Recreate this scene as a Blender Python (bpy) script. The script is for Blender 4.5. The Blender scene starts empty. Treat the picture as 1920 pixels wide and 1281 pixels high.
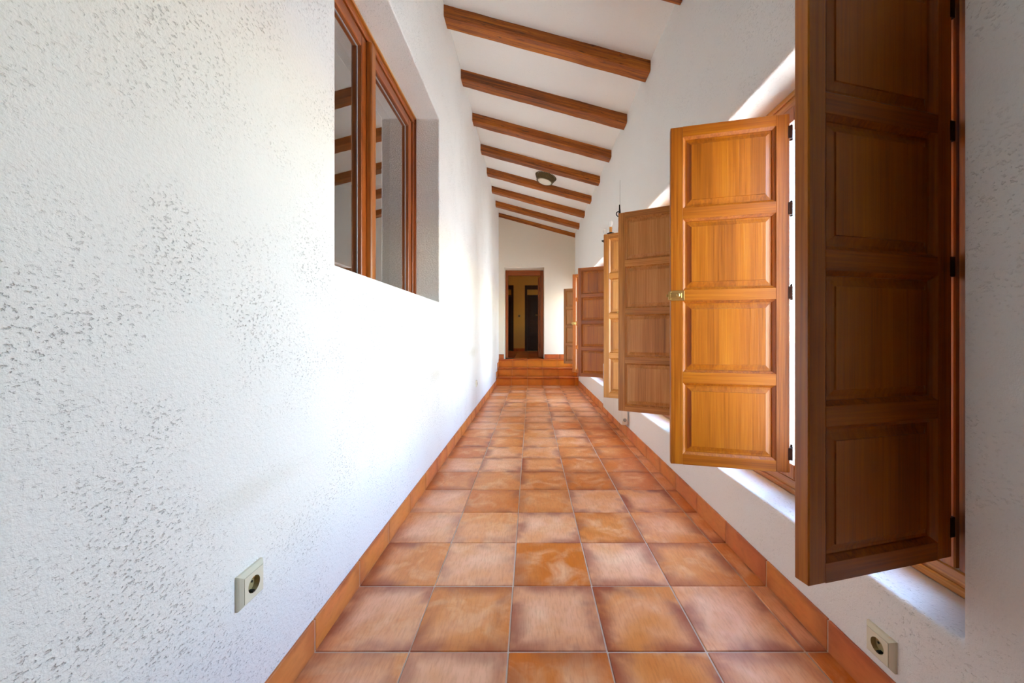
import bpy, bmesh, math, random
from mathutils import Vector, Matrix

# ------------------------------------------------------------------ camera, sky, sun, exposure
S = bpy.context.scene
C = S.collection
EYE = 1.01
cd = bpy.data.cameras.new('camera'); cam = bpy.data.objects.new('camera', cd); C.objects.link(cam)
cam.location = (0, 0, EYE); cam.rotation_euler = (math.pi / 2, 0, 0)
cd.sensor_fit = 'HORIZONTAL'; cd.sensor_width = 36.0
cd.lens = 706.0 / 1920 * 36.0
cd.shift_x = -35.5 / 1920; cd.shift_y = -12.5 / 1920
cd.clip_start = 0.03; cd.clip_end = 300
S.camera = cam

W = bpy.data.worlds.new('sky'); S.world = W; W.use_nodes = True
nt = W.node_tree; nt.nodes.clear()
wo = nt.nodes.new('ShaderNodeOutputWorld'); bg = nt.nodes.new('ShaderNodeBackground')
sky = nt.nodes.new('ShaderNodeTexSky'); sky.sky_type = 'NISHITA'; sky.sun_disc = False
sky.sun_elevation = math.radians(60); sky.sun_rotation = math.radians(-10); sky.air_density = 1.2; sky.dust_density = 0.3; sky.ozone_density = 1.6
bg.inputs['Strength'].default_value = 2.3
nt.links.new(sky.outputs[0], bg.inputs[0]); nt.links.new(bg.outputs[0], wo.inputs[0])

sl = bpy.data.lights.new('sun', 'SUN'); sl.energy = 20.0; sl.angle = math.radians(0.6); sl.color = (1.0, 0.95, 0.87)
sun = bpy.data.objects.new('sun', sl); C.objects.link(sun)
sun.rotation_euler = Vector((0.10, -0.55, -1.0)).to_track_quat('-Z', 'Y').to_euler()

S.view_settings.view_transform = 'Standard'; S.view_settings.look = 'None'
S.view_settings.gamma = 1.0; S.view_settings.use_curve_mapping = False
S.view_settings.exposure = 0.85
S.cycles.use_denoising = True
S.cycles.use_adaptive_sampling = True; S.cycles.adaptive_threshold = 0.05
S.cycles.max_bounces = 8; S.cycles.diffuse_bounces = 6; S.cycles.glossy_bounces = 4
S.cycles.transparent_max_bounces = 12; S.cycles.sample_clamp_indirect = 12.0
S.cycles.caustics_reflective = False; S.cycles.caustics_refractive = False

# ------------------------------------------------------------------ measures of the place (metres)
XL, XR = -0.695, 0.953            # wall faces
FL, FR = -0.687, 0.945            # skirting faces
YE = 8.12                         # end wall
ZC_L, ZC_R = 3.644, 3.197         # ceiling height at the two walls
SLOPE = (ZC_R - ZC_L) / (XR - XL)
def zc(x): return ZC_L + SLOPE * (x - XL)
RZ0, RZ1 = 0.329, 2.049           # window recess, bottom and top
HY = [0.998, 2.66, 5.05, 7.40]    # near hinge line of each window
RX = 1.12                         # front of window frames
Y_BACK = -1.35

# ------------------------------------------------------------------ helpers
rnd = random.Random(4)
def lin(r, g, b):
    f = lambda c: (c / 255 / 12.92) if c / 255 <= 0.04045 else ((c / 255 + 0.055) / 1.055) ** 2.4
    return (f(r), f(g), f(b), 1.0)
def box(bm, x0, x1, y0, y1, z0, z1, bev=0.0, seg=1):
    t = bmesh.new()
    v = [t.verts.new((x, y, z)) for x in (x0, x1) for y in (y0, y1) for z in (z0, z1)]
    for f in ((0, 1, 3, 2), (4, 6, 7, 5), (0, 4, 5, 1), (2, 3, 7, 6), (0, 2, 6, 4), (1, 5, 7, 3)):
        t.faces.new([v[i] for i in f])
    bmesh.ops.recalc_face_normals(t, faces=t.faces)
    if bev: bmesh.ops.bevel(t, geom=list(t.edges), offset=bev, segments=seg, affect='EDGES', profile=0.5)
    merge(bm, t)
def merge(bm, t, M=None):
    if M is not None: bmesh.ops.transform(t, matrix=M, verts=t.verts)
    me = bpy.data.meshes.new('tmp'); t.to_mesh(me); t.free(); bm.from_mesh(me); bpy.data.meshes.remove(me)
def lathe(bm, prof, n=24, M=None, cap=True):
    t = bmesh.new(); rings = []
    for r, z in prof:
        rings.append([t.verts.new((r * math.cos(2 * math.pi * i / n), r * math.sin(2 * math.pi * i / n), z)) for i in range(n)])
    for a, b in zip(rings, rings[1:]):
        for i in range(n): t.faces.new((a[i], a[(i + 1) % n], b[(i + 1) % n], b[i]))
    if cap:
        t.faces.new(list(reversed(rings[0]))); t.faces.new(rings[-1])
    bmesh.ops.recalc_face_normals(t, faces=t.faces)
    merge(bm, t, M)
def tube(bm, pts, r, n=8):
    pts = [Vector(p) for p in pts]; t = bmesh.new(); rings = []
    for i, p in enumerate(pts):
        d = (pts[min(i + 1, len(pts) - 1)] - pts[max(i - 1, 0)]).normalized()
        u = d.orthogonal().normalized() if i == 0 else (u - d * u.dot(d)).normalized()
        w = d.cross(u); rr = r[i] if isinstance(r, (list, tuple)) else r
        rings.append([t.verts.new(p + (u * math.cos(2 * math.pi * k / n) + w * math.sin(2 * math.pi * k / n)) * rr) for k in range(n)])
    for a, b in zip(rings, rings[1:]):
        for k in range(n): t.faces.new((a[k], a[(k + 1) % n], b[(k + 1) % n], b[k]))
    t.faces.new(list(reversed(rings[0]))); t.faces.new(rings[-1])
    bmesh.ops.recalc_face_normals(t, faces=t.faces)
    merge(bm, t)
def prism(bm, outline, y0, y1):
    """outline in (x, z), extruded along y"""
    t = bmesh.new()
    a = [t.verts.new((x, y0, z)) for x, z in outline]; b = [t.verts.new((x, y1, z)) for x, z in outline]
    t.faces.new(a); t.faces.new(list(reversed(b)))
    for i in range(len(a)): t.faces.new((a[i], b[i], b[(i + 1) % len(a)], a[(i + 1) % len(a)]))
    bmesh.ops.recalc_face_normals(t, faces=t.faces)
    merge(bm, t)
def obj(name, bm, mat, parent=None, smooth=False, loc=None, shift=None):
    """link bm as one mesh object; shift: bm is in world coordinates, move it into the parent's frame"""
    if shift is not None: bmesh.ops.translate(bm, vec=-Vector(shift), verts=bm.verts)
    me = bpy.data.meshes.new(name); bm.to_mesh(me); bm.free()
    if smooth:
        for p in me.polygons: p.use_smooth = True
        try: me.set_sharp_from_angle(angle=math.radians(38))
        except Exception: pass
    me.materials.append(mat)
    o = bpy.data.objects.new(name, me); C.objects.link(o)
    if parent is not None: o.parent = parent
    if loc is not None: o.location = loc
    return o
def struct(o, label=None):
    o['kind'] = 'structure'
    if label: o['label'] = label
    return o
def tag(o, label, cat, group=None):
    o['label'] = label; o['category'] = cat
    if group: o['group'] = group
    return o
def empty(name, loc, rz=0.0):
    o = bpy.data.objects.new(name, None); C.objects.link(o); o.location = loc; o.rotation_euler = (0, 0, rz)
    o.empty_display_size = 0.1
    return o
def piece(name, me, parent, loc):
    o = bpy.data.objects.new(name, me); C.objects.link(o); o.parent = parent; o.location = loc
    return o
_tile_cache = {}
def tile_mesh(w, d, t, mat, bev=0.0022):
    k = (round(w, 4), round(d, 4), round(t, 4), mat.name)
    if k not in _tile_cache:
        bm = bmesh.new(); box(bm, -w / 2, w / 2, -d / 2, d / 2, -t / 2, t / 2, bev)
        me = bpy.data.meshes.new('tile'); bm.to_mesh(me); bm.free(); me.materials.append(mat); _tile_cache[k] = me
    return _tile_cache[k]
def pierced(name, alo, ahi, blo, bhi, t0, t1, holes, put, mat, bev=0.012):
    """a wall slab with rectangular openings, one welded mesh with rounded plaster edges"""
    A = sorted({alo, ahi, *[h[0] for h in holes], *[h[1] for h in holes]})
    B = sorted({blo, bhi, *[h[2] for h in holes], *[h[3] for h in holes]})
    solid = lambda i, j: 0 <= i < len(A) - 1 and 0 <= j < len(B) - 1 and not any(
        h[0] - 1e-6 <= A[i] and A[i + 1] <= h[1] + 1e-6 and h[2] - 1e-6 <= B[j] and B[j + 1] <= h[3] + 1e-6 for h in holes)
    bm = bmesh.new(); V = {}
    def v(i, j, t):
        if (i, j, t) not in V: V[(i, j, t)] = bm.verts.new(put(A[i], B[j], (t0, t1)[t]))
        return V[(i, j, t)]
    for i in range(len(A) - 1):
        for j in range(len(B) - 1):
            if not solid(i, j): continue
            for t in (0, 1): bm.faces.new((v(i, j, t), v(i + 1, j, t), v(i + 1, j + 1, t), v(i, j + 1, t)))
            for (di, dj, p, q) in ((-1, 0, (i, j), (i, j + 1)), (1, 0, (i + 1, j), (i + 1, j + 1)), (0, -1, (i, j), (i + 1, j)), (0, 1, (i, j + 1), (i + 1, j + 1))):
                if not solid(i + di, j + dj): bm.faces.new((v(*p, 0), v(*q, 0), v(*q, 1), v(*p, 1)))
    bmesh.ops.recalc_face_normals(bm, faces=bm.faces)
    o = obj(name, bm, mat, smooth=True)
    if bev:
        m = o.modifiers.new('rounded', 'BEVEL'); m.width = bev; m.segments = 4; m.limit_method = 'ANGLE'; m.angle_limit = math.radians(40)
    return struct(o)

# ------------------------------------------------------------------ materials
class NG:
    def __init__(s, name):
        s.m = bpy.data.materials.new(name); s.m.use_nodes = True
        s.t = s.m.node_tree; s.b = s.t.nodes['Principled BSDF']
    def n(s, typ, **kw):
        nd = s.t.nodes.new(typ)
        for k, v in kw.items(): setattr(nd, k, v)
        return nd
    def l(s, a, b): s.t.links.new(a, b)
    def set(s, sock, v):
        if hasattr(v, 'is_linked') or hasattr(v, 'links'): s.l(v, sock)
        else: sock.default_value = v
    def math(s, op, a, b=0.0, c=None, clamp=False):
        nd = s.n('ShaderNodeMath', operation=op, use_clamp=clamp); s.set(nd.inputs[0], a); s.set(nd.inputs[1], b)
        if c is not None: s.set(nd.inputs[2], c)
        return nd.outputs[0]
    def mapr(s, v, a, b, c=0.0, d=1.0, smooth=False):
        nd = s.n('ShaderNodeMapRange', clamp=True)
        if smooth: nd.interpolation_type = 'SMOOTHSTEP'
        s.set(nd.inputs[0], v)
        for i, x in enumerate((a, b, c, d)): s.set(nd.inputs[i + 1], x)
        return nd.outputs[0]
    def noise(s, vec, scale, detail=3.0, rough=0.5, dist=0.0):
        nd = s.n('ShaderNodeTexNoise'); s.set(nd.inputs['Vector'], vec); nd.inputs['Scale'].default_value = scale
        nd.inputs['Detail'].default_value = detail; nd.inputs['Roughness'].default_value = rough; nd.inputs['Distortion'].default_value = dist
        return nd.outputs['Fac']
    def mix(s, f, a, b):
        nd = s.n('ShaderNodeMix', data_type='RGBA'); s.set(nd.inputs[0], f); s.set(nd.inputs[6], a); s.set(nd.inputs[7], b)
        return nd.outputs[2]
    def ramp(s, f, stops):
        nd = s.n('ShaderNodeValToRGB'); s.set(nd.inputs[0], f); e = nd.color_ramp.elements
        while len(e) < len(stops): e.new(0.5)
        for k, (p, c) in zip(e, stops): k.position = p; k.color = c
        return nd.outputs[0]
    def bump(s, h, strength, dist, prev=None):
        nd = s.n('ShaderNodeBump'); nd.inputs['Strength'].default_value = strength; nd.inputs['Distance'].default_value = dist
        s.set(nd.inputs['Height'], h)
        if prev is not None: s.l(prev, nd.inputs['Normal'])
        return nd.outputs[0]
    def vmap(s, vec, scale, loc=None):
        a = s.n('ShaderNodeVectorMath', operation='MULTIPLY'); s.l(vec, a.inputs[0]); a.inputs[1].default_value = scale
        if loc is None: return a.outputs[0]
        b = s.n('ShaderNodeVectorMath', operation='ADD'); s.l(a.outputs[0], b.inputs[0]); s.l(loc, b.inputs[1])
        return b.outputs[0]
    def rand(s):
        return s.n('ShaderNodeObjectInfo').outputs['Random']
    def randvec(s, k=31.0):
        nd = s.n('ShaderNodeCombineXYZ'); r = s.rand()
        s.l(s.math('MULTIPLY', r, k), nd.inputs[0]); s.l(s.math('MULTIPLY', r, k * 1.7), nd.inputs[1]); s.l(s.math('MULTIPLY', r, k * 2.3), nd.inputs[2])
        return nd.outputs[0]

def plaster(name, col, rough=1.0, patches=(), pit_shade=0.15):
    g = NG(name); oc = g.n('ShaderNodeTexCoord').outputs['Object']
    big = g.noise(oc, 2.2, 1); mid = g.noise(oc, 95, 3, 0.6); fine = g.noise(oc, 280, 1, 0.6)
    pits = g.mapr(g.noise(g.vmap(oc, (1, 0.8, 1.25)), 140, 2, 0.6), 0.585, 0.70)
    zone = g.mapr(g.noise(oc, 5.0, 2), 0.38, 0.64, 0.15, 1.0)
    pits = g.math('MULTIPLY', pits, zone)
    base = g.mix(g.math('MULTIPLY', big, 0.25), lin(*col), lin(col[0] * .96, col[1] * .955, col[2] * .94))
    base = g.mix(g.math('MULTIPLY', pits, pit_shade), base, lin(150, 148, 140))  # shade inside the pits is mixed into the plaster colour
    sn = g.math('MULTIPLY', g.noise(oc, 5, 3), 0.9) if patches else None
    for (px, py, pz, rx, ry, rz, amt) in patches:  # soft yellowish patches tinted into the plaster
        d = g.n('ShaderNodeVectorMath', operation='SUBTRACT'); g.l(oc, d.inputs[0]); d.inputs[1].default_value = (px, py, pz)
        e = g.n('ShaderNodeVectorMath', operation='DIVIDE'); g.l(d.outputs[0], e.inputs[0]); e.inputs[1].default_value = (rx, ry, rz)
        ln = g.n('ShaderNodeVectorMath', operation='LENGTH'); g.l(e.outputs[0], ln.inputs[0])
        r = g.math('ADD', ln.outputs['Value'], sn)
        base = g.mix(g.mapr(r, 0.35, 1.25, amt, 0.0, True), base, lin(196, 184, 148))
    g.l(base, g.b.inputs['Base Color'])
    g.b.inputs['Roughness'].default_value = 0.85; g.b.inputs['Specular IOR Level'].default_value = 0.25
    h = g.math('ADD', g.math('MULTIPLY', mid, 1.0), g.math('MULTIPLY', fine, 0.35))
    h = g.math('SUBTRACT', h, g.math('MULTIPLY', pits, 0.9))
    g.l(g.bump(h, 1.0, 0.0026 * rough), g.b.inputs['Normal'])
    return g.m
def wood(name, dark, mid, light, axis='z', rough=0.38, plank=0.0, contrast=1.0, coarse=1.0, rustic=0.0):
    g = NG(name); oc = g.n('ShaderNodeTexCoord').outputs['Object']; rv = g.randvec()
    def sc(a, b): return {'x': (b, a, a), 'y': (a, b, a), 'z': (a, a, b)}[axis]
    n1 = g.noise(g.vmap(oc, sc(14 * coarse, 0.9 * coarse), rv), 1.0, 5, 0.6, 0.6)
    n2 = g.noise(g.vmap(oc, sc(150 * coarse, 3.5 * coarse), rv), 1.0, 3, 0.6, 0.2)
    n3 = g.noise(g.vmap(oc, sc(60 * coarse, 0.7 * coarse), rv), 1.0, 2, 0.5, 1.2)
    f = g.math('ADD', g.math('MULTIPLY', n1, 0.42), g.math('ADD', g.math('MULTIPLY', n2, 0.42), g.math('MULTIPLY', n3, 0.34)))
    if plank:
        sx = g.n('ShaderNodeSeparateXYZ'); g.l(oc, sx.inputs[0])
        st = g.math('FLOOR', g.math('ADD', g.math('MULTIPLY', sx.outputs['X'], 1 / plank), g.math('MULTIPLY', g.rand(), 9.0)))
        wn = g.n('ShaderNodeTexWhiteNoise', noise_dimensions='1D'); g.l(st, wn.inputs['W'])
        f = g.math('ADD', f, g.math('MULTIPLY', g.math('SUBTRACT', wn.outputs['Value'], 0.5), 0.16))
    f = g.math('ADD', f, g.math('MULTIPLY', g.math('SUBTRACT', g.rand(), 0.5), 0.10))
    c = contrast
    col = g.ramp(f, [(0.59 - 0.17 * c, lin(*dark)), (0.59, lin(*mid)), (0.59 + 0.17 * c, lin(*light))])
    if rustic:
        kn = g.mapr(g.noise(g.vmap(oc, sc(26, 5), rv), 1.0, 3, 0.6, 1.5), 0.58, 0.70, 0.0, rustic)
        col = g.mix(kn, col, lin(dark[0] * .55, dark[1] * .5, dark[2] * .5))
    g.l(col, g.b.inputs['Base Color'])
    g.l(g.mapr(n2, 0.3, 0.7, rough - 0.05, rough + 0.1), g.b.inputs['Roughness'])
    g.b.inputs['Specular IOR Level'].default_value = 0.5; g.b.inputs['Coat Weight'].default_value = 0.0 if rustic else 0.35; g.b.inputs['Coat Roughness'].default_value = 0.36
    g.l(g.bump(g.math('ADD', n2, g.math('MULTIPLY', n3, 0.6)), 0.35 + rustic * 0.5, 0.0012 + 0.004 * rustic), g.b.inputs['Normal'])
    return g.m
def tile_mat(name, a, b, c, smudge, rough=0.34, plane='xy', amt=1.0):
    g = NG(name); tc = g.n('ShaderNodeTexCoord'); gc = tc.outputs['Generated']; oc = tc.outputs['Object']; rv = g.randvec(57.0)
    s = g.n('ShaderNodeSeparateXYZ'); g.l(gc, s.inputs[0])
    U, V = {'xy': ('X', 'Y'), 'yz': ('Y', 'Z'), 'xz': ('X', 'Z')}[plane]
    u, v = s.outputs[U], s.outputs[V]
    e = g.math('MINIMUM', g.math('MINIMUM', u, g.math('SUBTRACT', 1.0, u)), g.math('MINIMUM', v, g.math('SUBTRACT', 1.0, v)))
    ov = g.vmap(oc, (1, 1, 1), rv)
    n1 = g.noise(ov, 7.0, 4, 0.6, 0.6); n2 = g.noise(ov, 5.0, 3); n3 = g.noise(g.vmap(oc, (140, 22, 60), rv), 1.0, 3, 0.6)
    edge = g.mapr(g.math('SUBTRACT', e, g.math('MULTIPLY', g.math('SUBTRACT', n1, 0.5), 0.30)), 0.0, 0.26, 1.0, 0.0, True)
    edge = g.math('MULTIPLY', edge, g.mapr(n2, 0.38, 0.58, 0.05, 1.0, True))
    r = g.rand()
    base = g.ramp(g.math('ADD', g.math('MULTIPLY', r, 0.6), g.math('MULTIPLY', g.mapr(n2, 0.3, 0.7), 0.42)), [(0.15, lin(*a)), (0.5, lin(*b)), (0.9, lin(*c))])
    base = g.mix(g.math('MULTIPLY', g.mapr(n1, 0.48, 0.70), 0.45), base, lin(*[min(255, x * 1.13 + 8) for x in c]))
    base = g.mix(g.math('MULTIPLY', g.mapr(n3, 0.45, 0.75), 0.30), base, lin(a[0] * .8, a[1] * .7, a[2] * .62))
    r2 = g.math('FRACT', g.math('MULTIPLY', r, 13.7))
    base = g.mix(g.math('MULTIPLY', edge, g.mapr(r2, 0.0, 1.0, 0.45 * amt, 0.92 * amt)), base, lin(*smudge))
    g.l(base, g.b.inputs['Base Color'])
    g.l(g.mapr(n1, 0.3, 0.7, rough - 0.04, rough + 0.10), g.b.inputs['Roughness'])
    g.b.inputs['Specular IOR Level'].default_value = 0.5
    g.l(g.bump(g.math('ADD', g.noise(ov, 22, 4), g.math('MULTIPLY', n3, 0.3)), 0.25, 0.0016), g.b.inputs['Normal'])
    return g.m
def plain(name, col, rough=0.5, metal=0.0, var=0.06, bump=0.0, spec=0.5):
    g = NG(name); oc = g.n('ShaderNodeTexCoord').outputs['Object']; n = g.noise(oc, 35, 4)
    g.l(g.mix(g.math('MULTIPLY', n, var * 4), lin(*col), lin(*[c * (1 - var * 3) for c in col])), g.b.inputs['Base Color'])
    g.l(g.mapr(n, 0.3, 0.7, rough - 0.04, rough + 0.08), g.b.inputs['Roughness']); g.b.inputs['Metallic'].default_value = metal
    g.b.inputs['Specular IOR Level'].default_value = spec
    if bump: g.l(g.bump(g.noise(oc, 160, 3), 0.5, bump), g.b.inputs['Normal'])
    return g.m
def glass(name, ior=1.5, boost=1.0, tint=(0.97, 0.98, 0.97, 1)):
    g = NG(name); t = g.t; t.nodes.remove(g.b)
    out = t.nodes['Material Output']
    tr = g.n('ShaderNodeBsdfTransparent'); tr.inputs[0].default_value = tint
    gl = g.n('ShaderNodeBsdfGlossy'); gl.inputs['Roughness'].default_value = 0.0; gl.inputs[0].default_value = (1, 1, 1, 1)
    fr = g.n('ShaderNodeFresnel'); fr.inputs[0].default_value = ior
    mx = g.n('ShaderNodeMixShader'); gm = g.n('ShaderNodeNewGeometry'); g.l(g.math('MULTIPLY', g.math('MULTIPLY', fr.outputs[0], boost, clamp=True), g.math('SUBTRACT', 1.0, gm.outputs['Backfacing'])), mx.inputs[0])
    g.l(tr.outputs[0], mx.inputs[1]); g.l(gl.outputs[0], mx.inputs[2]); g.l(mx.outputs[0], out.inputs[0])
    return g.m

M = {}
M['plaster_left'] = plaster('plaster_left', (243, 242, 238), 1.0, patches=((XL, 2.75, 0.72, 1, 0.55, 0.13, 0.28), (XL, 4.35, 0.80, 1, 0.9, 0.13, 0.34), (XL, 0.95, 0.62, 1, 0.35, 0.06, 0.16)), pit_shade=0.34)
M['plaster_right'] = plaster('plaster_right', (241, 240, 237), 0.6)
M['plaster_end'] = plaster('plaster_end', (228, 219, 203), 0.35)
M['plaster_ceiling'] = plaster('plaster_ceiling', (240, 238, 234), 0.25)
M['plaster_hall'] = plaster('plaster_hall', (222, 172, 88), 0.25)
M['plaster_reveal'] = plaster('plaster_reveal', (240, 237, 230), 2.6, pit_shade=0.1)
M['pine_v'] = wood('pine_upright', (112, 52, 1), (168, 90, 3), (196, 118, 12), 'z', 0.36, contrast=1.2)
M['pine_h'] = wood('pine_crosswise', (112, 52, 1), (168, 90, 3), (196, 118, 12), 'x', 0.36, contrast=1.2)
M['pine_panel'] = wood('pine_panel', (124, 62, 1), (176, 98, 4), (202, 126, 14), 'z', 0.34, plank=0.075, contrast=1.6)
M['pine_v_pale'] = wood('pale_pine_upright', (128, 74, 22), (176, 114, 44), (202, 146, 76), 'z', 0.4, contrast=1.1)  # paler pine tone, used on some of the shutters
M['pine_h_pale'] = wood('pale_pine_crosswise', (134, 80, 26), (186, 124, 54), (212, 158, 90), 'x', 0.4, contrast=1.1)
M['pine_panel_pale'] = wood('pale_pine_panel', (142, 88, 32), (190, 130, 62), (214, 162, 98), 'z', 0.4, plank=0.075, contrast=1.5)
M['frame_y'] = wood('window_wood_long', (118, 60, 14), (178, 108, 34), (208, 146, 64), 'y', 0.42)
M['frame_z'] = wood('window_wood_upright', (112, 54, 12), (168, 94, 26), (198, 128, 46), 'z', 0.42)
M['red_y'] = wood('red_wood_long', (88, 36, 10), (146, 70, 20), (176, 96, 34), 'y', 0.36)
M['red_z'] = wood('red_wood_upright', (88, 36, 10), (146, 70, 20), (176, 96, 34), 'z', 0.36)
M['beam'] = wood('beam_timber', (100, 46, 6), (160, 84, 11), (196, 116, 24), 'x', 0.5, contrast=0.75, coarse=0.7, rustic=0.7)
M['door_z'] = wood('door_wood_upright', (104, 44, 10), (154, 74, 18), (180, 98, 30), 'z', 0.4)
M['door_x'] = wood('door_wood_crosswise', (104, 44, 10), (154, 74, 18), (180, 98, 30), 'x', 0.4)
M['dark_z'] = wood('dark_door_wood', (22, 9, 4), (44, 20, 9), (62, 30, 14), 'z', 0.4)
M['tile'] = tile_mat('terracotta_tile', (210, 112, 28), (226, 144, 74), (242, 182, 142), (142, 52, 20), 0.35)
M['skirt'] = tile_mat('terracotta_skirting', (222, 136, 60), (224, 142, 78), (206, 114, 70), (156, 70, 42), 0.38, 'yz', 0.7)
M['skirt_x'] = tile_mat('terracotta_skirting_end', (196, 108, 40), (190, 98, 40), (172, 80, 34), (126, 52, 20), 0.38, 'xz')
M['riser'] = tile_mat('terracotta_riser', (220, 132, 34), (214, 122, 30), (204, 108, 28), (130, 52, 10), 0.34, 'xz', 0.35)
M['nosing'] = tile_mat('terracotta_nosing', (204, 108, 36), (194, 96, 32), (184, 86, 28), (120, 46, 14), 0.34, 'xy', 0.5)
M['grout'] = plain('grout', (214, 196, 176), 0.85, var=0.08, bump=0.001)
M['socket'] = plain('socket_plastic', (226, 220, 196), 0.32, var=0.02)
M['socket_in'] = plain('socket_well', (176, 158, 112), 0.45, var=0.04)
M['black'] = plain('black_hole', (14, 12, 10), 0.6)
M['iron'] = plain('black_iron', (26, 22, 20), 0.45, 0.6)
M['hinge'] = plain('bronzed_hinge', (58, 30, 16), 0.4, 0.7)
M['brass'] = plain('brass', (206, 176, 108), 0.38, 0.9)
M['pewter'] = plain('antique_brass', (120, 102, 70), 0.4, 0.7, var=0.12)
M['candle'] = plain('candle_sleeve', (206, 142, 66), 0.5)
M['lampglass'] = plain('frosted_glass', (230, 226, 210), 0.38, var=0.04)
M['radiator'] = plain('radiator_enamel', (232, 228, 220), 0.35, var=0.02)
M['chrome'] = plain('valve_metal', (170, 168, 164), 0.3, 0.9)
M['rubber'] = plain('gasket', (196, 200, 204), 0.4)
M['ground'] = plain('terrace_ground', (212, 207, 196), 0.9, var=0.06)
M['wire'] = plain('grey_wire', (150, 146, 138), 0.6)
M['switch'] = plain('switch_plastic', (190, 160, 100), 0.5)
M['pane'] = glass('window_glass', 1.5, 1.6)
M['pane_left'] = glass('inner_glass', 1.55, 3.0, (0.90, 0.90, 0.86, 1))
def bulb_mat():
    g = NG('bulb_glass'); t = g.t; out = t.nodes['Material Output']
    g.b.inputs['Base Color'].default_value = lin(236, 236, 234); g.b.inputs['Roughness'].default_value = 0.15
    lw = g.n('ShaderNodeLayerWeight'); lw.inputs[0].default_value = 0.35
    tr = g.n('ShaderNodeBsdfTransparent'); mx = g.n('ShaderNodeMixShader')
    g.l(g.mapr(lw.outputs['Facing'], 0.0, 1.0, 0.45, 0.6), mx.inputs[0]); g.l(tr.outputs[0], mx.inputs[1]); g.l(g.b.outputs[0], mx.inputs[2]); g.l(mx.outputs[0], out.inputs[0])
    return g.m
M['bulb'] = bulb_mat()

# ------------------------------------------------------------------ room shell
RLEN = 1.466
right_holes = [(h - 0.164, h - 0.164 + RLEN, RZ0, RZ1) for h in HY[:3]] + [(HY[3] - 0.164, YE - 0.04, RZ0, RZ1)]
wall_right = pierced('wall_right', Y_BACK - 0.2, YE + 0.5, -0.1, 3.9, XR, 1.30, right_holes, lambda a, b, t: (t, a, b), M['plaster_right'], 0.014)
LW = (1.339, 2.861, 1.2585, 2.652)
wall_left = pierced('wall_left', Y_BACK - 0.2, YE + 0.5, -0.1, 3.9, XL, -1.08, [LW], lambda a, b, t: (t, a, b), M['plaster_left'], 0.009)
wall_left.data.materials.append(M['plaster_reveal'])
for p in wall_left.data.polygons:
    if abs(p.normal.y) > 0.9 and LW[0] - 0.01 < p.center.y < LW[1] + 0.01: p.material_index = 1
DO = (-0.578, 0.285, 0.489, 2.466)
wall_end = pierced('wall_end', XL - 0.3, XR + 0.3, -0.1, 3.9, YE, YE + 0.46, [(DO[0], DO[1], 0.44, DO[3])], lambda a, b, t: (a, t, b), M['plaster_end'], 0.006)
bm = bmesh.new(); box(bm, XL - 0.3, XR + 0.3, Y_BACK - 0.2, Y_BACK, -0.1, 3.9); struct(obj('wall_back', bm, M['dark_z']))  # unseen; set close and dark to dim the nearest shutter
bm = bmesh.new()
prism(bm, [(XL - 0.02, zc(XL - 0.02)), (XR + 0.02, zc(XR + 0.02)), (XR + 0.02, zc(XR + 0.02) + 0.2), (XL - 0.02, zc(XL - 0.02) + 0.2)], Y_BACK - 0.1, YE + 0.3)
struct(obj('ceiling', bm, M['plaster_ceiling']))
# roof over both rooms keeps the sun out
bm = bmesh.new(); prism(bm, [(-5.2, 4.6), (1.42, 3.50), (1.42, 3.64), (-5.2, 4.8)], Y_BACK - 0.6, 13.2); struct(obj('trim_roof', bm, M['plaster_end']))

# floor slab with its tiles
PITCH, ROW0 = 0.314, 1.2005
XJ = [FL - 0.006, -0.388, -0.072, 0.244, 0.560, 0.876, FR + 0.006]
bm = bmesh.new(); box(bm, XL - 0.02, XR + 0.02, Y_BACK, 7.50, -0.12, -0.0035)
floor = struct(obj('floor', bm, M['grout']))
J = 0.0045
for k in range(-8, 20):
    y0, y1 = ROW0 + PITCH * k, ROW0 + PITCH * (k + 1)
    for x0, x1 in zip(XJ, XJ[1:]):
        me = tile_mesh(x1 - x0 - J, PITCH - J, 0.012, M['tile'])
        o = piece('tile', me, floor, ((x0 + x1) / 2 + rnd.uniform(-.0008, .0008), (y0 + y1) / 2 + rnd.uniform(-.0008, .0008), -0.006 + rnd.uniform(-.0006, .0004)))
        if x1 - x0 > 0.29 and abs((x1 - x0) - 0.316) < 0.03: o.rotation_euler = (rnd.uniform(-.0012, .0012), rnd.uniform(-.0012, .0012), rnd.choice((0, math.pi)))
SK = 0.103
for nm, x0, x1, xs in (('baseboard_left', XL - 0.004, FL - 0.002, -1), ('baseboard_right', FR + 0.002, XR + 0.004, 1)):
    bm = bmesh.new(); box(bm, x0, x1, Y_BACK, 7.47, -0.003, SK - 0.004)
    b = struct(obj(nm, bm, M['grout']))
    xc = (FL - 0.0045) if xs < 0 else (FR + 0.0045)
    for k in range(-8, 20):
        y0 = ROW0 + PITCH * k
        piece('skirting_tile', tile_mesh(0.009, PITCH - 0.004, SK, M['skirt'], 0.0018), b, (xc + rnd.uniform(-.0008, .0008), y0 + PITCH / 2, SK / 2 + rnd.uniform(-.001, .001)))
    # stepped pieces beside the stairs
    for i, (ya, yb) in enumerate(((7.49, 7.745), (7.765, 8.02))):
        z0 = 0.163 * (i + 1)
        piece('skirting_tile', tile_mesh(0.009, yb - ya, SK, M['skirt'], 0.0018), b, (xc, (ya + yb) / 2, z0 + SK / 2 + 0.001))

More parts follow.
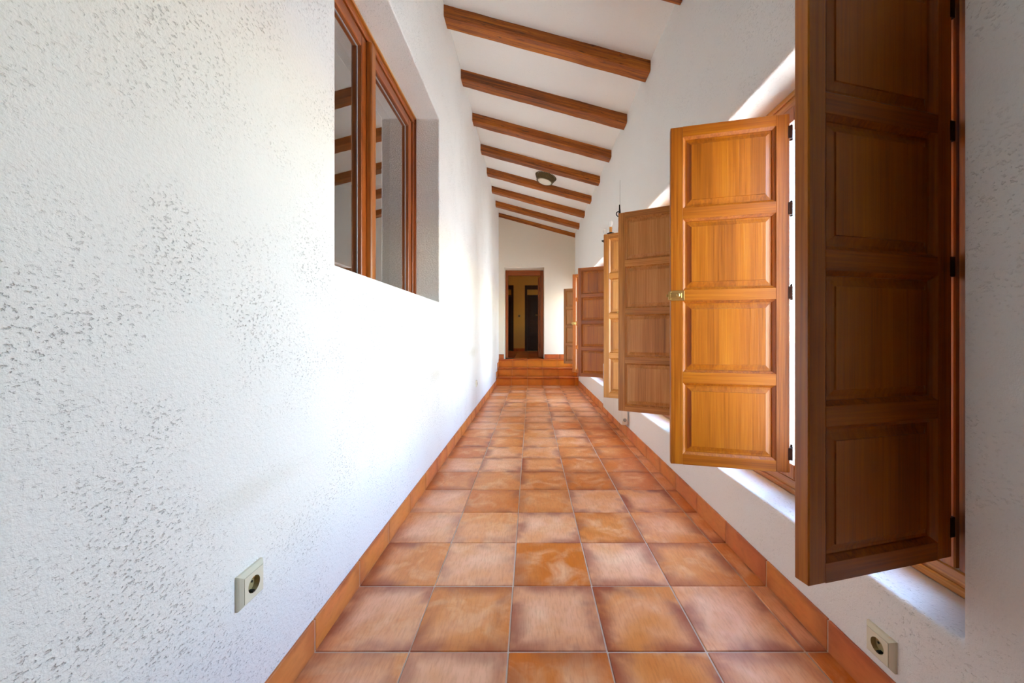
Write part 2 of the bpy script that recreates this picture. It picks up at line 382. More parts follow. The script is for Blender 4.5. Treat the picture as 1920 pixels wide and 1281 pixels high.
# end wall skirting
bm = bmesh.new(); box(bm, FL, DO[0] - 0.002, YE - 0.006, YE + 0.002, 0.489, 0.489 + SK - 0.006); box(bm, DO[1] + 0.002, FR, YE - 0.006, YE + 0.002, 0.489, 0.489 + SK - 0.006)
be = struct(obj('baseboard_end', bm, M['grout']))
for x0, x1 in ((FL, DO[0] - 0.003), (DO[1] + 0.003, 0.600), (0.600, 0.916), (0.916, FR)):
    piece('skirting_tile', tile_mesh(x1 - x0 - 0.003, 0.009, SK, M['skirt_x'], 0.0015), be, ((x0 + x1) / 2, YE - 0.0075, 0.489 + SK / 2))

# ------------------------------------------------------------------ stairs at the far end
st = empty('staircase', (0.13, 7.48, 0)); tag(st, 'three terracotta tiled steps leading up to the far doorway', 'stairs')
RIS = 0.163
NY = [7.455, 7.73, 8.005]
for i in range(3):
    yr = NY[i] + 0.022
    yend = (NY[i + 1] + 0.022) if i < 2 else YE - 0.001
    bm = bmesh.new(); box(bm, FL, FR, yr + 0.010, yend + 0.009 if i < 2 else YE - 0.001, 0.0 if i == 0 else RIS * i - 0.02, RIS * (i + 1) - 0.014)
    stp = obj('step', bm, M['grout'], st, shift=(0.13, 7.48, 0))
    for x0, x1 in zip(XJ, XJ[1:]):
        x0, x1 = max(x0, FL), min(x1, FR)
        piece('riser_tile', tile_mesh(x1 - x0 - 0.0018, 0.010, RIS - 0.023, M['riser'], 0.0006), stp, ((x0 + x1) / 2 - 0.13, yr + 0.005 - 7.48, RIS * i + (RIS - 0.023) / 2 + 0.0005))
        dp = yend - NY[i] - 0.003
        piece('tread_tile', tile_mesh(x1 - x0 - 0.0018, dp, 0.022, M['nosing'], 0.005), stp, ((x0 + x1) / 2 - 0.13, NY[i] + dp / 2 - 7.48, RIS * (i + 1) - 0.011))

# ------------------------------------------------------------------ windows in the right wall
def ring(bm, y0, y1, z0, z1, w, x0, x1, wl=None, wr=None, bev=0.003):
    wl = w if wl is None else wl; wr = w if wr is None else wr
    box(bm, x0, x1, y0, y0 + wl, z0, z1, bev); box(bm, x0, x1, y1 - wr, y1, z0, z1, bev)
    box(bm, x0, x1, y0 + wl, y1 - wr, z0, z0 + w, bev); box(bm, x0, x1, y0 + wl, y1 - wr, z1 - w, z1, bev)
def portal(y, z, ly, lz, x):
    ld = bpy.data.lights.new('daylight_portal', 'AREA'); ld.shape = 'RECTANGLE'; ld.size = lz; ld.size_y = ly
    ld.cycles.is_portal = True
    o = bpy.data.objects.new('daylight_portal', ld); C.objects.link(o); o.location = (x, y, z); o.rotation_euler = (0, math.pi / 2, 0)
def window_right(n, hy, y_end, full=True):
    ya = hy - 0.164; yb = y_end
    e = struct(empty('window_%d' % n, (RX, (ya + yb) / 2, RZ0)))
    sh = e.location
    def pt(name, mat, *b, bev=0.004, parent=e):
        bm = bmesh.new(); box(bm, *b, bev); return obj(name, bm, mat, parent, shift=sh)
    zf0, zf1 = RZ0 + 0.062, RZ1 - 0.062
    pt('frame_sill', M['frame_y'], RX, RX + 0.075, ya, yb, RZ0, zf0)
    pt('frame_head', M['frame_y'], RX, RX + 0.075, ya, yb, zf1, RZ1)
    pt('frame_bead', M['frame_y'], RX - 0.010, RX + 0.002, ya, yb, RZ0 + 0.002, RZ0 + 0.026)
    pt('frame_bead', M['frame_y'], RX - 0.010, RX + 0.002, ya, yb, RZ1 - 0.026, RZ1 - 0.002)
    pt('frame_jamb', M['frame_z'], RX, RX + 0.075, ya, hy - 0.01, zf0, zf1)
    s1, s2 = hy - 0.008, hy + 0.548
    s3 = min(s2 + 0.660, yb - 0.05)
    pt('frame_jamb', M['frame_z'], RX, RX + 0.075, s3 + 0.002, yb, zf0, zf1)
    for a, b in ((s1, s2 - 0.002), (s2 + 0.002, s3)):
        bm = bmesh.new(); ring(bm, a, b, zf0 + 0.003, zf1 - 0.003, 0.062, RX - 0.006, RX + 0.052, 0.046, 0.046)
        sa = obj('sash', bm, M['frame_z'], e, shift=sh)
        bm = bmesh.new(); box(bm, RX + 0.022, RX + 0.026, a + 0.040, b - 0.040, zf0 + 0.058, zf1 - 0.058); obj('pane', bm, M['pane'], sa, shift=sh)
    portal((s1 + s3) / 2, (zf0 + zf1) / 2, s3 - s1, zf1 - zf0, RX + 0.09)
    return e
for i, h in enumerate(HY):
    window_right(i + 1, h, h - 0.164 + RLEN if i < 3 else YE - 0.04)

# ------------------------------------------------------------------ window in the left wall
y0, y1, z0, z1 = LW
FX = -0.881
w5 = struct(empty('window_5', (FX, (y0 + y1) / 2, z0))); sh = w5.location
for nm, mt, a in (('frame_sill', 'red_y', (FX - 0.07, FX, y0, y1, z0, z0 + 0.028)), ('frame_head', 'red_y', (FX - 0.07, FX, y0, y1, z1 - 0.05, z1)),
                  ('frame_jamb', 'red_z', (FX - 0.07, FX, y0, y0 + 0.05, z0 + 0.028, z1 - 0.05)), ('frame_jamb', 'red_z', (FX - 0.07, FX, y1 - 0.05, y1, z0 + 0.028, z1 - 0.05))):
    bm = bmesh.new(); box(bm, *a, 0.004); obj(nm, bm, M[mt], w5, shift=sh)
for a in ((y0, y1, z0, z0 + 0.014), (y0, y1, z1 - 0.014, z1)):
    bm = bmesh.new(); box(bm, FX - 0.002, FX + 0.012, *a, 0.002); obj('frame_bead', bm, M['frame_y'], w5, shift=sh)
bm = bmesh.new(); box(bm, FX - 0.002, FX + 0.012, y1 - 0.014, y1, z0, z1, 0.002); obj('frame_bead', bm, M['red_z'], w5, shift=sh)
ym = 2.045
for a, b in ((y0 + 0.055, ym), (ym + 0.004, y1 - 0.055)):
    sx0, sx1 = FX - 0.062, FX - 0.010
    bm = bmesh.new()
    box(bm, sx0, sx1, a, a + 0.062, z0 + 0.030, z1 - 0.055, 0.004); box(bm, sx0, sx1, b - 0.062, b, z0 + 0.030, z1 - 0.055, 0.004)
    sa = obj('sash', bm, M['red_z'], w5, shift=sh)
    bm = bmesh.new()
    box(bm, sx0, sx1, a + 0.062, b - 0.062, z0 + 0.030, z0 + 0.066, 0.004); box(bm, sx0, sx1, a + 0.062, b - 0.062, z1 - 0.12, z1 - 0.055, 0.004)
    obj('sash_rail', bm, M['red_y'], sa, shift=sh)
    bm = bmesh.new(); box(bm, sx0 + 0.022, sx0 + 0.027, a + 0.056, b - 0.056, z0 + 0.060, z1 - 0.112); obj('pane', bm, M['pane_left'], sa, shift=sh)
    bm = bmesh.new(); box(bm, sx0 + 0.027, sx0 + 0.031, b - 0.0645, b - 0.0615, z0 + 0.066, z1 - 0.12); box(bm, sx0 + 0.027, sx0 + 0.031, a + 0.062, b - 0.062, z1 - 0.1225, z1 - 0.1195)
    obj('gasket', bm, M['rubber'], sa, shift=sh)
bm = bmesh.new(); box(bm, FX - 0.012, FX + 0.022, ym - 0.012, ym + 0.045, z0 + 0.030, z1 - 0.055, 0.006); obj('meeting_bar', bm, M['frame_z'], w5, shift=sh)
# the room behind the left window
bm = bmesh.new(); box(bm, -4.4, -4.2, -0.2, 5.2, -0.1, 3.9); struct(obj('wall_far_left', bm, M['plaster_end']))
bm = bmesh.new(); box(bm, -4.2, -1.06, 5.0, 5.2, -0.1, 3.9); struct(obj('wall_side_room_back', bm, M['plaster_end']))
bm = bmesh.new(); box(bm, -4.2, -1.06, -0.2, 0.0, -0.1, 3.9); struct(obj('wall_side_room_front', bm, M['plaster_end']))
bm = bmesh.new(); box(bm, -4.4, -1.06, -0.2, 5.2, 3.0, 3.1); struct(obj('ceiling_side_room', bm, M['plaster_end']))
bm = bmesh.new(); box(bm, -4.4, -1.06, -0.2, 5.2, -0.1, 0.0); struct(obj('floor_side_room', bm, M['grout']))

# ------------------------------------------------------------------ doorway and hall beyond it
DY = YE + 0.40
d1 = struct(empty('door_1', (-0.1465, DY, 0.489))); sh = d1.location
for nm, mt, a in (('frame_jamb', 'door_z', (DO[0] + 0.001, DO[0] + 0.062, DY, DY + 0.11, 0.489, DO[3])), ('frame_jamb', 'door_z', (DO[1] - 0.075, DO[1] - 0.001, DY, DY + 0.11, 0.489, DO[3])),
                  ('frame_head', 'door_x', (DO[0] + 0.062, DO[1] - 0.075, DY, DY + 0.11, DO[3] - 0.115, DO[3] - 0.001))):
    bm = bmesh.new(); box(bm, *a, 0.005); obj(nm, bm, M[mt], d1, shift=sh)
bm = bmesh.new(); box(bm, 0.170, 0.208, DY + 0.12, DY + 0.84, 0.497, 2.34, 0.004); lf = obj('door_leaf', bm, M['door_z'], d1, shift=sh)
for z in (0.75, 1.40, 2.05):
    bm = bmesh.new(); lathe(bm, [(0.008, -0.05), (0.008, 0.05)], 10, Matrix.Translation((0.207, DY + 0.118, z))); obj('hinge', bm, M['hinge'], lf, shift=sh)
bm = bmesh.new(); tube(bm, [(0.170, DY + 0.78, 1.5), (0.128, DY + 0.78, 1.5), (0.122, DY + 0.75, 1.5), (0.122, DY + 0.67, 1.5)], 0.008); obj('door_handle', bm, M['brass'], lf, True, shift=sh)
HYE = 12.0
bm = bmesh.new(); box(bm, -2.2, 2.2, YE + 0.0, HYE + 0.2, 0.35, 0.474); box(bm, DO[0], DO[1], YE - 0.0, YE + 0.5, 0.36, 0.474)
hf = struct(obj('floor_hall', bm, M['grout']))
yy = YE + 0.002
while yy < HYE - 0.05:
    x = -1.336
    while x < 1.2:
        if yy > YE + 0.4 or (DO[0] - 0.01 < x and x + PITCH < DO[1] + 0.06):
            piece('tile', tile_mesh(PITCH - J, PITCH - J, 0.014, M['nosing']), hf, (x + PITCH / 2, yy + PITCH / 2, 0.481))
        x += 0.316
    yy += PITCH
dz = 2.59
hall_holes = [(-1.42, -0.555, 0.489, dz), (-0.195, 0.66, 0.489, dz)]
pierced('wall_hall', -2.2, 2.2, 0.4, 3.4, HYE, HYE + 0.2, hall_holes, lambda a, b, t: (a, t, b), M['plaster_hall'], 0.004)
pierced('wall_hall_front', -2.3, 2.3, 0.4, 3.4, YE + 0.455, YE + 0.50, [(DO[0], DO[1], 0.44, DO[3])], lambda a, b, t: (a, t, b), M['plaster_hall'], 0)
bm = bmesh.new(); box(bm, -2.3, 2.3, HYE + 0.2, HYE + 0.8, 3.3, 3.4); struct(obj('ceiling_hall_rooms', bm, M['dark_z']))
bm = bmesh.new(); box(bm, -2.3, -2.1, YE + 0.46, HYE + 0.2, 0.4, 3.4); struct(obj('wall_hall_left', bm, M['plaster_hall']))
pierced('wall_hall_right', YE + 0.46, HYE + 0.2, 0.4, 3.4, 2.1, 2.3, [(9.9, 10.6, 1.3, 2.1)], lambda a, b, t: (t, a, b), M['plaster_hall'], 0)  # unseen opening added to let daylight into the hall
bm = bmesh.new(); box(bm, -2.3, 2.3, YE + 0.46, HYE + 0.2, 3.1, 3.3); struct(obj('ceiling_hall', bm, M['plaster_hall']))
bm = bmesh.new(); box(bm, -2.3, 2.3, HYE + 0.8, HYE + 0.9, 0.4, 3.4); struct(obj('wall_hall_rooms', bm, M['dark_z']))
bm = bmesh.new(); box(bm, -0.553, -0.197, HYE - 0.012, HYE + 0.002, 0.489, 0.489 + 0.09, 0.002); struct(obj('baseboard_hall', bm, M['nosing']))
for n, (xa, xb, zt0, zt1) in enumerate(((-1.42, -0.555, 2.28, 2.46), (-0.195, 0.66, 2.28, 2.46))):
    d = struct(empty('door_%d' % (n + 2), ((xa + xb) / 2, HYE + 0.05, 0.489))); sh = d.location
    for nm, a in (('frame_jamb', (xa, xa + 0.075, HYE + 0.02, HYE + 0.14, 0.489, dz)), ('frame_jamb', (xb - 0.075, xb, HYE + 0.02, HYE + 0.14, 0.489, dz)),
                  ('frame_head', (xa + 0.075, xb - 0.075, HYE + 0.02, HYE + 0.14, zt1, dz)), ('transom_bar', (xa + 0.075, xb - 0.075, HYE + 0.02, HYE + 0.14, zt0 - 0.05, zt0))):
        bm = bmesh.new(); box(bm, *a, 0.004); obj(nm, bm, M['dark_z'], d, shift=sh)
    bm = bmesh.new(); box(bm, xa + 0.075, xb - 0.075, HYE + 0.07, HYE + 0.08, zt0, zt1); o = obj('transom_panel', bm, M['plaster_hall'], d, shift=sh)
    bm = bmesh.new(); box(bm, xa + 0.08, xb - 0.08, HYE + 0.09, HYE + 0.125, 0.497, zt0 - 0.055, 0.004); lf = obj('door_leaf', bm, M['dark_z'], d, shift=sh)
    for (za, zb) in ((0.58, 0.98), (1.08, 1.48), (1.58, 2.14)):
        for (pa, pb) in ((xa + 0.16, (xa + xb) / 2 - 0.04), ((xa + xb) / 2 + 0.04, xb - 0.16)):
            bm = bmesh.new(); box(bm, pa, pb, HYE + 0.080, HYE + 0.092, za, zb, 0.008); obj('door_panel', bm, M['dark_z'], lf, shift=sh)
sw = empty('light_switch', (-0.375, HYE - 0.004, 1.61)); tag(sw, 'small light switch on the dim hall wall beyond the doorway', 'switch')
bm = bmesh.new(); box(bm, -0.042, 0.042, -0.006, 0.004, -0.042, 0.042, 0.003); obj('plate', bm, M['switch'], sw)
bm = bmesh.new(); box(bm, -0.022, 0.022, -0.011, -0.005, -0.024, 0.024, 0.002); obj('rocker', bm, M['pewter'], sw)

# ------------------------------------------------------------------ ceiling beams
BH, BW = 0.088, 0.132
ang = math.atan(SLOPE)
blen = (XR - XL) / math.cos(ang) + 0.04
beam_names = {-2: 'stained timber ceiling beam over the near shutters, above the top of the picture', -1: 'timber ceiling beam cut off by the top edge of the picture at right',
              0: 'largest fully visible timber ceiling beam, nearest the viewer', 1: 'second fully visible timber ceiling beam, behind the largest one',
              2: 'third fully visible timber ceiling beam from the viewer', 3: 'timber ceiling beam just in front of the round ceiling lamp',
              4: 'timber ceiling beam just behind the round ceiling lamp', 5: 'timber ceiling beam, third from the end wall',
              6: 'timber ceiling beam, second from the end wall', 7: 'last timber ceiling beam, set against the end wall above the doorway'}
for k in range(-2, 8):
    yb = 3.0 + 0.73 * k
    bm = bmesh.new()
    nseg = 14; rr = random.Random(50 + k); t = bmesh.new(); rows = []
    dep = BW if k < 7 else 0.10
    for i in range(nseg + 1):
        x = -blen / 2 + blen * i / nseg
        j = lambda a=0.0022: rr.uniform(-a, a)
        c = 0.007
        rows.append([t.verts.new(p) for p in ((x, 0 + j(), 0.02), (x, 0 + j(), -BH + c), (x, c, -BH + j()), (x, dep - c, -BH + j()), (x, dep + j(), -BH + c), (x, dep, 0.02))])
    for a, b in zip(rows, rows[1:]):
        for q in range(6): t.faces.new((a[q], a[(q + 1) % 6], b[(q + 1) % 6], b[q]))
    t.faces.new(rows[0]); t.faces.new(list(reversed(rows[-1]))); bmesh.ops.recalc_face_normals(t, faces=t.faces); merge(bm, t)
    xm = (XL + XR) / 2
    o = obj('ceiling_beam', bm, M['beam'], loc=(xm, yb, zc(xm)), smooth=True)
    o.rotation_euler = (0, -ang, 0)
    tag(o, beam_names[k], 'beam', 'timber beams across the sloping ceiling')

# ------------------------------------------------------------------ shutters
LWD, LHT, LT = 0.471, 1.506, 0.036
LZ0 = EYE - 0.578
def bevelled_rect_stack(bm, x0, x1, z0, z1, prof, side):
    """prof: list of (inset, y) rings from outside in; closes the last ring"""
    rings = []
    for ins, y in prof:
        rings.append([bm.verts.new(p) for p in ((x0 + ins, side * y, z0 + ins), (x1 - ins, side * y, z0 + ins), (x1 - ins, side * y, z1 - ins), (x0 + ins, side * y, z1 - ins))])
    fs = []
    for a, b in zip(rings, rings[1:]):
        for q in range(4): fs.append(bm.faces.new((a[q], a[(q + 1) % 4], b[(q + 1) % 4], b[q])))
    return rings, fs
def build_leaf_meshes(suffix=''):
    out = []
    sw_ = 0.052; rails = [(0.0, 0.046)]
    inner = LHT - 0.046 - 0.046; mr = 0.048; ph = (inner - 3 * mr) / 4
    ops = []; z = 0.046
    for i in range(4):
        ops.append((z, z + ph)); z += ph
        if i < 3: rails.append((z, z + mr)); z += mr
    rails.append((LHT - 0.046, LHT))
    h = LT / 2
    for x0, x1 in ((0.0, sw_), (LWD - sw_, LWD)):
        bm = bmesh.new(); box(bm, x0, x1, -h, h, 0, LHT, 0.0025); out.append(('stile', bm, 'pine_v'))
    for a, b in rails:
        bm = bmesh.new(); box(bm, sw_ - 0.001, LWD - sw_ + 0.001, -h + 0.0003, h - 0.0003, a, b, 0.0004); out.append(('rail', bm, 'pine_h'))
    for a, b in ops:
        x0, x1 = sw_ - 0.0005, LWD - sw_ + 0.0005
        bm = bmesh.new()
        for s in (-1, 1):
            bevelled_rect_stack(bm, x0, x1, a - .0005, b + .0005, [(0.0, h - 0.0004), (0.002, h - 0.0030), (0.011, h - 0.0110), (0.012, h - 0.0150)], s)
        bmesh.ops.recalc_face_normals(bm, faces=bm.faces)
        out.append(('moulding', bm, 'pine_v'))
        bm = bmesh.new(); last = []
        for s in (-1, 1):
            rg, _ = bevelled_rect_stack(bm, x0, x1, a, b, [(0.006, 0.0), (0.008, h - 0.0150), (0.019, h - 0.0150), (0.036, h - 0.0085), (0.0368, h - 0.0050)], s)
            bm.faces.new(rg[-1])
        bmesh.ops.remove_doubles(bm, verts=bm.verts, dist=1e-6); bmesh.ops.recalc_face_normals(bm, faces=bm.faces)
        out.append(('panel', bm, 'pine_panel'))
    res = []
    for nm, bm, mt in out:
        me = bpy.data.meshes.new(nm); bm.to_mesh(me); bm.free(); me.materials.append(M[mt + suffix]); res.append((nm, me))
    return res
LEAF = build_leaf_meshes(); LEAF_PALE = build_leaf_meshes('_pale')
bm = bmesh.new()
lathe(bm, [(0.0055, -0.030), (0.0055, 0.030)], 10, Matrix.Translation((0.0, 0, 0)))
lathe(bm, [(0.003, 0.030), (0.0062, 0.033), (0.003, 0.038)], 8, Matrix.Translation((0.0, 0, 0)))
box(bm, 0.002, 0.018, -LT / 2 - 0.0015, LT / 2 + 0.0015, -0.026, 0.026, 0.0006)
HINGE = bpy.data.meshes.new('hinge'); bm.to_mesh(HINGE); bm.free(); HINGE.materials.append(M['hinge'])
def latch_meshes(side):
    """side: +1 / -1 face of the leaf that carries the brass catch"""
    r = []
    y = side * (LT / 2)
    def b2(x0, x1, ya, yb, z0, z1, bev=0.001):
        bm = bmesh.new(); lo, hi = sorted((y + side * ya, y + side * yb)); box(bm, x0, x1, lo, hi, z0, z1, bev); return bm
    r.append(('catch_plate', b2(LWD - 0.058, LWD - 0.002, 0.0, 0.0035, -0.022, 0.022)))
    r.append(('catch_body', b2(LWD - 0.046, LWD + 0.004, 0.0035, 0.013, -0.012, 0.012, 0.003)))
    bm = bmesh.new(); lathe(bm, [(0.005, 0), (0.005, 0.012), (0.008, 0.016), (0.008, 0.022), (0.004, 0.025)], 12, Matrix.Translation((LWD - 0.028, y + side * 0.012, 0)) @ Matrix.Rotation(-side * math.pi / 2, 4, 'X')); r.append(('catch_knob', bm))
    bm = bmesh.new(); box(bm, LWD - 0.001, LWD + 0.010, y + side * 0.001 - 0.004, y + side * 0.010, -0.018, 0.018, 0.0015) if side > 0 else box(bm, LWD - 0.001, LWD + 0.010, y - 0.010, y + 0.003, -0.018, 0.018, 0.0015)
    box(bm, LWD + 0.009, LWD + 0.019, y + side * 0.003 - 0.003, y + side * 0.003 + 0.003, -0.006, 0.006, 0.0015); r.append(('catch_bolt', bm))
    return r
def shutter(hx, hyy, fx, fy, label, catch, leaf=LEAF):
    a = math.atan2(fy - hyy, fx - hx)
    e = empty('shutter', (hx, hyy, LZ0), a); tag(e, label, 'shutter', 'open wooden shutters along the right wall')
    for nm, me in leaf: piece(nm, me, e, (0.012, 0, 0))
    for z in (0.078, 0.755, 1.108, 1.428): piece('hinge', HINGE, e, (0, 0, z))
    if catch:
        root = None
        for nm, bm in latch_meshes(catch):
            if root is None: root = obj('catch', bm, M['brass'], e); root.location = (0.012, 0, 0.753); root['label'] = 'brass catch'
            else: obj(nm, bm, M['brass'], root)
    return e
HX = 1.10
# direction with free edge: local +y side faces the camera when the leaf points towards -X
shutter(HX, 0.998, 0.6326, 0.880, 'tall dark wooden shutter in shade, nearest the viewer at far right', 0)
shutter(HX, 1.591, 0.6335, 1.707, 'brightest orange pine shutter with brass catch, second from the right', 1)
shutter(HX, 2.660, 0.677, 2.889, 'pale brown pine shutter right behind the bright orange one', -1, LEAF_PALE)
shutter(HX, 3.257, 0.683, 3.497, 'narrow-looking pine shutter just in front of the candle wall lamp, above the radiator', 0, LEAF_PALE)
shutter(HX, 5.050, 0.671, 5.250, 'reddish brown pine shutter just beyond the radiator', 0)
shutter(HX, 5.640, 0.667, 5.790, 'pine shutter with brass catch showing only a thin strip near the stairs', 1)
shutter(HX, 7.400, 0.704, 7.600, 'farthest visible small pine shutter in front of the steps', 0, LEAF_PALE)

# ------------------------------------------------------------------ power sockets
def socket(loc, face, label):
    e = empty('power_socket', loc, face); tag(e, label, 'socket', 'beige wall sockets')
    # local -y looks into the corridor
    bm = bmesh.new()
    rg, _ = bevelled_rect_stack(bm, -0.041, 0.041, -0.041, 0.041, [(0.0, 0.004), (0.0, -0.005), (0.002, -0.008), (0.0085, -0.0135), (0.0095, -0.0135), (0.0098, -0.0115)], 1)
    bm.faces.new(rg[0]); bmesh.ops.recalc_face_normals(bm, faces=bm.faces)
    fr = obj('frame', bm, M['socket'], e)
    # insert with round well
    bm = bmesh.new(); n = 32; R = 0.0195; s = 0.0308
    outer = []; inner = []; deep = []
    for i in range(n):
        a = 2 * math.pi * i / n; c, d = math.cos(a), math.sin(a); k = s / max(abs(c), abs(d))
        outer.append(bm.verts.new((c * k, -0.0145, d * k))); inner.append(bm.verts.new((c * R, -0.0145, d * R)))
    for i in range(n): bm.faces.new((outer[i], outer[(i + 1) % n], inner[(i + 1) % n], inner[i]))
    side = [bm.verts.new((v.co.x, -0.010, v.co.z)) for v in outer]
    for i in range(n): bm.faces.new((outer[i], side[i], side[(i + 1) % n], outer[(i + 1) % n]))
    bmesh.ops.recalc_face_normals(bm, faces=bm.faces)
    for f in bm.faces:
        if abs(f.normal.y) > .9 and f.normal.y > 0: f.normal_flip()
    obj('insert', bm, M['socket'], e)
    bm = bmesh.new(); t = bmesh.new()
    a = [t.verts.new((R * math.cos(2 * math.pi * i / n), -0.0145, R * math.sin(2 * math.pi * i / n))) for i in range(n)]
    b = [t.verts.new((R * math.cos(2 * math.pi * i / n), -0.0012, R * math.sin(2 * math.pi * i / n))) for i in range(n)]
    c = [t.verts.new((R * .97 * math.cos(2 * math.pi * i / n), -0.0010, R * .97 * math.sin(2 * math.pi * i / n))) for i in range(n)]
    for p, q in ((a, b), (b, c)):
        for i in range(n): t.faces.new((p[i], p[(i + 1) % n], q[(i + 1) % n], q[i]))
    t.faces.new(c); merge(bm, t); w = obj('well', bm, M['socket_in'], e)
    for sx in (-1, 1):
        bm = bmesh.new(); lathe(bm, [(0.0028, -0.0001), (0.0028, 0.0012)], 12, Matrix.Translation((sx * 0.0095, -0.0012, 0)) @ Matrix.Rotation(math.pi / 2, 4, 'X')); obj('pin_hole', bm, M['black'], w)
        bm = bmesh.new(); box(bm, -0.004, 0.004, -0.0135, -0.0010, sx * 0.0175 - 0.0022, sx * 0.0175 + 0.0022, 0.0004); obj('earth_clip', bm, M['black'] if sx < 0 else M['brass'], w)
    return e
socket((XL + 0.001, 0.925, 0.398), math.pi / 2, 'beige wall socket low on the rough white wall at lower left')
socket((XR - 0.001, 1.020, 0.168), -math.pi / 2, 'beige wall socket just above the skirting under the dark shutter')
socket((XL + 0.001, 4.76, 0.395), math.pi / 2, 'tiny far socket on the left wall near the stairs')

# ------------------------------------------------------------------ ceiling lamp
LX, LY = 0.226, 5.66
e = empty('ceiling_lamp', (LX, LY, zc(LX))); e.rotation_euler = (0, -ang, 0); e.scale = (1.08, 1.08, 1.08)
tag(e, 'round antique metal ceiling lamp with toothed rim and frosted glass', 'ceiling lamp')
bm = bmesh.new(); lathe(bm, [(0.118, 0.004), (0.120, -0.012), (0.110, -0.075), (0.098, -0.080), (0.094, -0.070), (0.094, -0.02)], 48, cap=True); obj('lamp_body', bm, M['pewter'], e, True)
bm = bmesh.new(); NF = 40
for i in range(NF):
    a = 2 * math.pi * i / NF; t = bmesh.new()
    box(t, 0.104, 0.112, -0.0058, 0.0058, -0.070, -0.066)
    pr = [(0.108, -0.072), (0.113, -0.072), (0.152, -0.006), (0.147, -0.004)]
    prism(t, pr, -0.0062, 0.0062)
    bmesh.ops.rotate(t, cent=(0, 0, 0), matrix=Matrix.Rotation(a, 3, 'Z'), verts=t.verts); merge(bm, t)
lathe(bm, [(0.112, -0.060), (0.119, -0.066), (0.117, -0.078), (0.108, -0.080)], 48, cap=False)
obj('toothed_rim', bm, M['pewter'], e)
bm = bmesh.new(); lathe(bm, [(0.100 * math.cos(t), -0.070 - 0.034 * math.sin(t)) for t in [i * math.pi / 2 / 9 for i in range(9)]] + [(0.004, -0.104)], 40, cap=True); obj('lamp_glass', bm, M['lampglass'], e, True)

# ------------------------------------------------------------------ candle wall lamp
SY = 4.02
e = empty('wall_lamp', (XR, SY, 2.0)); tag(e, 'black iron wall lamp with two candle bulbs above the shutters', 'wall lamp')
bm = bmesh.new()
out = [(-0.010, -0.12), (-0.030, -0.10), (-0.034, -0.05), (-0.022, 0.0), (-0.034, 0.06), (-0.038, 0.14), (-0.026, 0.20), (-0.034, 0.26), (-0.022, 0.32), (-0.008, 0.36), (0, 0.40)]
prf = out + [(-x, z) for x, z in reversed(out[:-1])]
t = bmesh.new(); prism(t, prf, -0.006, 0.006); merge(bm, t, Matrix.Rotation(math.pi / 2, 4, 'Z') @ Matrix.Identity(4)); bmesh.ops.translate(bm, vec=(-0.007, 0, 0), verts=bm.verts)
bp = obj('back_plate', bm, M['iron'], e)
bm = bmesh.new(); tube(bm, [(-0.012 - 0.03 * math.sin(t) , 0, 0.30 + 0.028 * math.cos(t)) for t in [i * math.pi / 6 for i in range(7)]], 0.005); obj('scroll', bm, M['iron'], bp, True)
for s in (-1, 1):
    bm = bmesh.new()
    pts = [(-0.012, 0, 0.0)] + [(-0.012 - 0.121 * u, s * 0.15 * u ** 0.8, -0.055 * math.sin(math.pi * u) + 0.03 * u) for u in [i / 10 for i in range(1, 11)]]
    tube(bm, pts, 0.006); arm = obj('arm', bm, M['iron'], e, True)
    cx, cy, cz = pts[-1]
    T = Matrix.Translation((cx, cy, cz))
    bm = bmesh.new(); lathe(bm, [(0.006, -0.012), (0.012, 0.0), (0.030, 0.012), (0.040, 0.022), (0.036, 0.024), (0.016, 0.020), (0.016, 0.034)], 24, T); obj('drip_pan', bm, M['iron'], arm, True)
    bm = bmesh.new(); lathe(bm, [(0.0145, 0.024), (0.0145, 0.085), (0.010, 0.088)], 20, T); obj('candle', bm, M['candle'], arm, True)
    bm = bmesh.new(); lathe(bm, [(0.010, 0.088), (0.012, 0.096), (0.021, 0.115), (0.0235, 0.130), (0.020, 0.146), (0.011, 0.156), (0.003, 0.159)], 20, T); obj('bulb', bm, M['bulb'], arm, True)
bm = bmesh.new(); tube(bm, [(XR - 0.003, 4.02, 2.36), (XR - 0.003, 4.021, 2.5), (XR - 0.003, 4.018, 2.66)], 0.0012, 6)
o = obj('wire', bm, M['wire'], smooth=True, shift=(XR, 4.02, 2.36), loc=(XR, 4.02, 2.36)); tag(o, 'thin grey wire running up the wall above the candle lamp', 'wire')

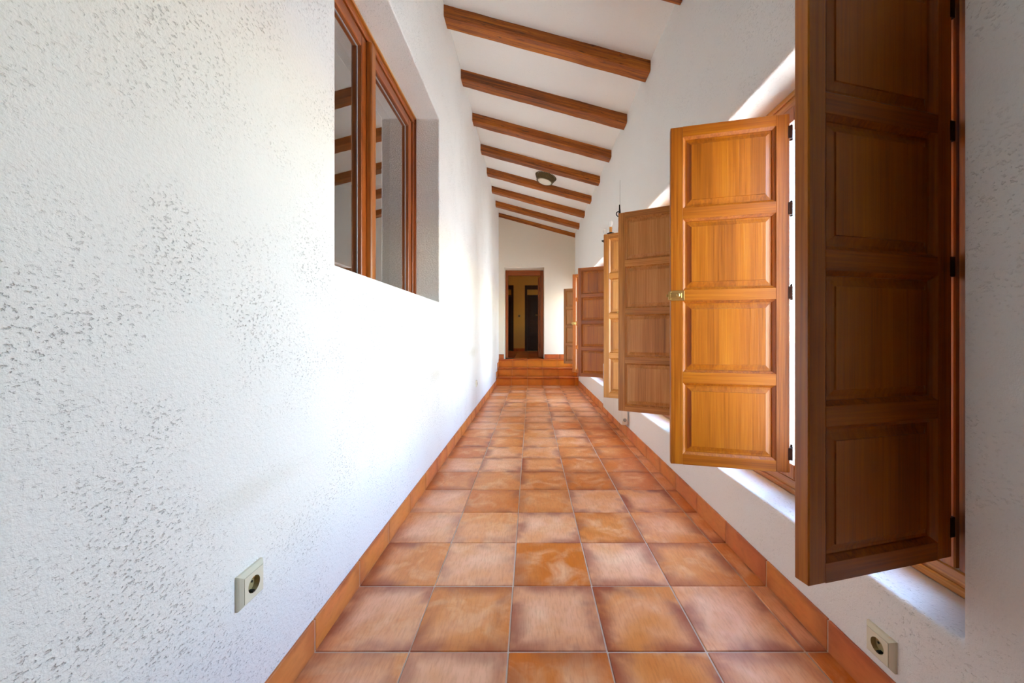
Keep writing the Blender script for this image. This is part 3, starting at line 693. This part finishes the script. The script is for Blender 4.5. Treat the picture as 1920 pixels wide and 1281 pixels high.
# ------------------------------------------------------------------ radiator
RY0, RY1, RZa, RZb = 3.66, 4.60, 0.128, 0.665
e = empty('radiator', (0.91, (RY0 + RY1) / 2, 0.0)); sh = Vector(e.location); tag(e, 'white ribbed radiator low on the right wall below the shutters', 'radiator')
ns = 24; pit = (RY1 - RY0) / ns
bm = bmesh.new(); box(bm, 0.880, 0.892, 0, pit - 0.011, RZa + 0.005, RZb - 0.005, 0.004, 2); box(bm, 0.888, 0.934, pit * .35, pit * .65, RZa, RZb, 0.003)
bmesh.ops.translate(bm, vec=-sh, verts=bm.verts); me = bpy.data.meshes.new('rib'); bm.to_mesh(me); bm.free(); me.materials.append(M['radiator'])
for i in range(ns): piece('rib', me, e, (0, RY0 + i * pit, 0))
bm = bmesh.new(); box(bm, 0.884, 0.938, RY0 - 0.006, RY0 + 0.004, RZa + 0.01, RZb - 0.01, 0.004, 2); ep = obj('end_panel', bm, M['radiator'], e, shift=sh)
for z in (RZa + 0.055, RZb - 0.055):
    bm = bmesh.new(); lathe(bm, [(0.017, 0), (0.017, 0.010), (0.011, 0.013)], 16, Matrix.Translation((0.911, RY0 - 0.005, z)) @ Matrix.Rotation(math.pi / 2, 4, 'X')); pl = obj('valve', bm, M['chrome'], e, shift=sh)
for z in (RZa + 0.035, RZb - 0.035):
    bm = bmesh.new(); tube(bm, [(0.911, RY0 - 0.002, z), (0.911, RY1 - 0.02, z)], 0.012); obj('header_pipe', bm, M['radiator'], e, True, shift=sh)
bm = bmesh.new(); box(bm, 0.925, 0.9528, RY0 + 0.10, RY0 + 0.13, RZa + 0.10, RZb - 0.06, 0.002); obj('bracket', bm, M['radiator'], e, shift=sh)
bm = bmesh.new(); box(bm, 0.925, 0.9528, RY1 - 0.13, RY1 - 0.10, RZa + 0.10, RZb - 0.06, 0.002); obj('bracket', bm, M['radiator'], e, shift=sh)

# ------------------------------------------------------------------ ground outside
bm = bmesh.new(); box(bm, 1.30, 60, -40, 60, -0.5, -0.25); struct(obj('floor_terrace', bm, M['ground']))
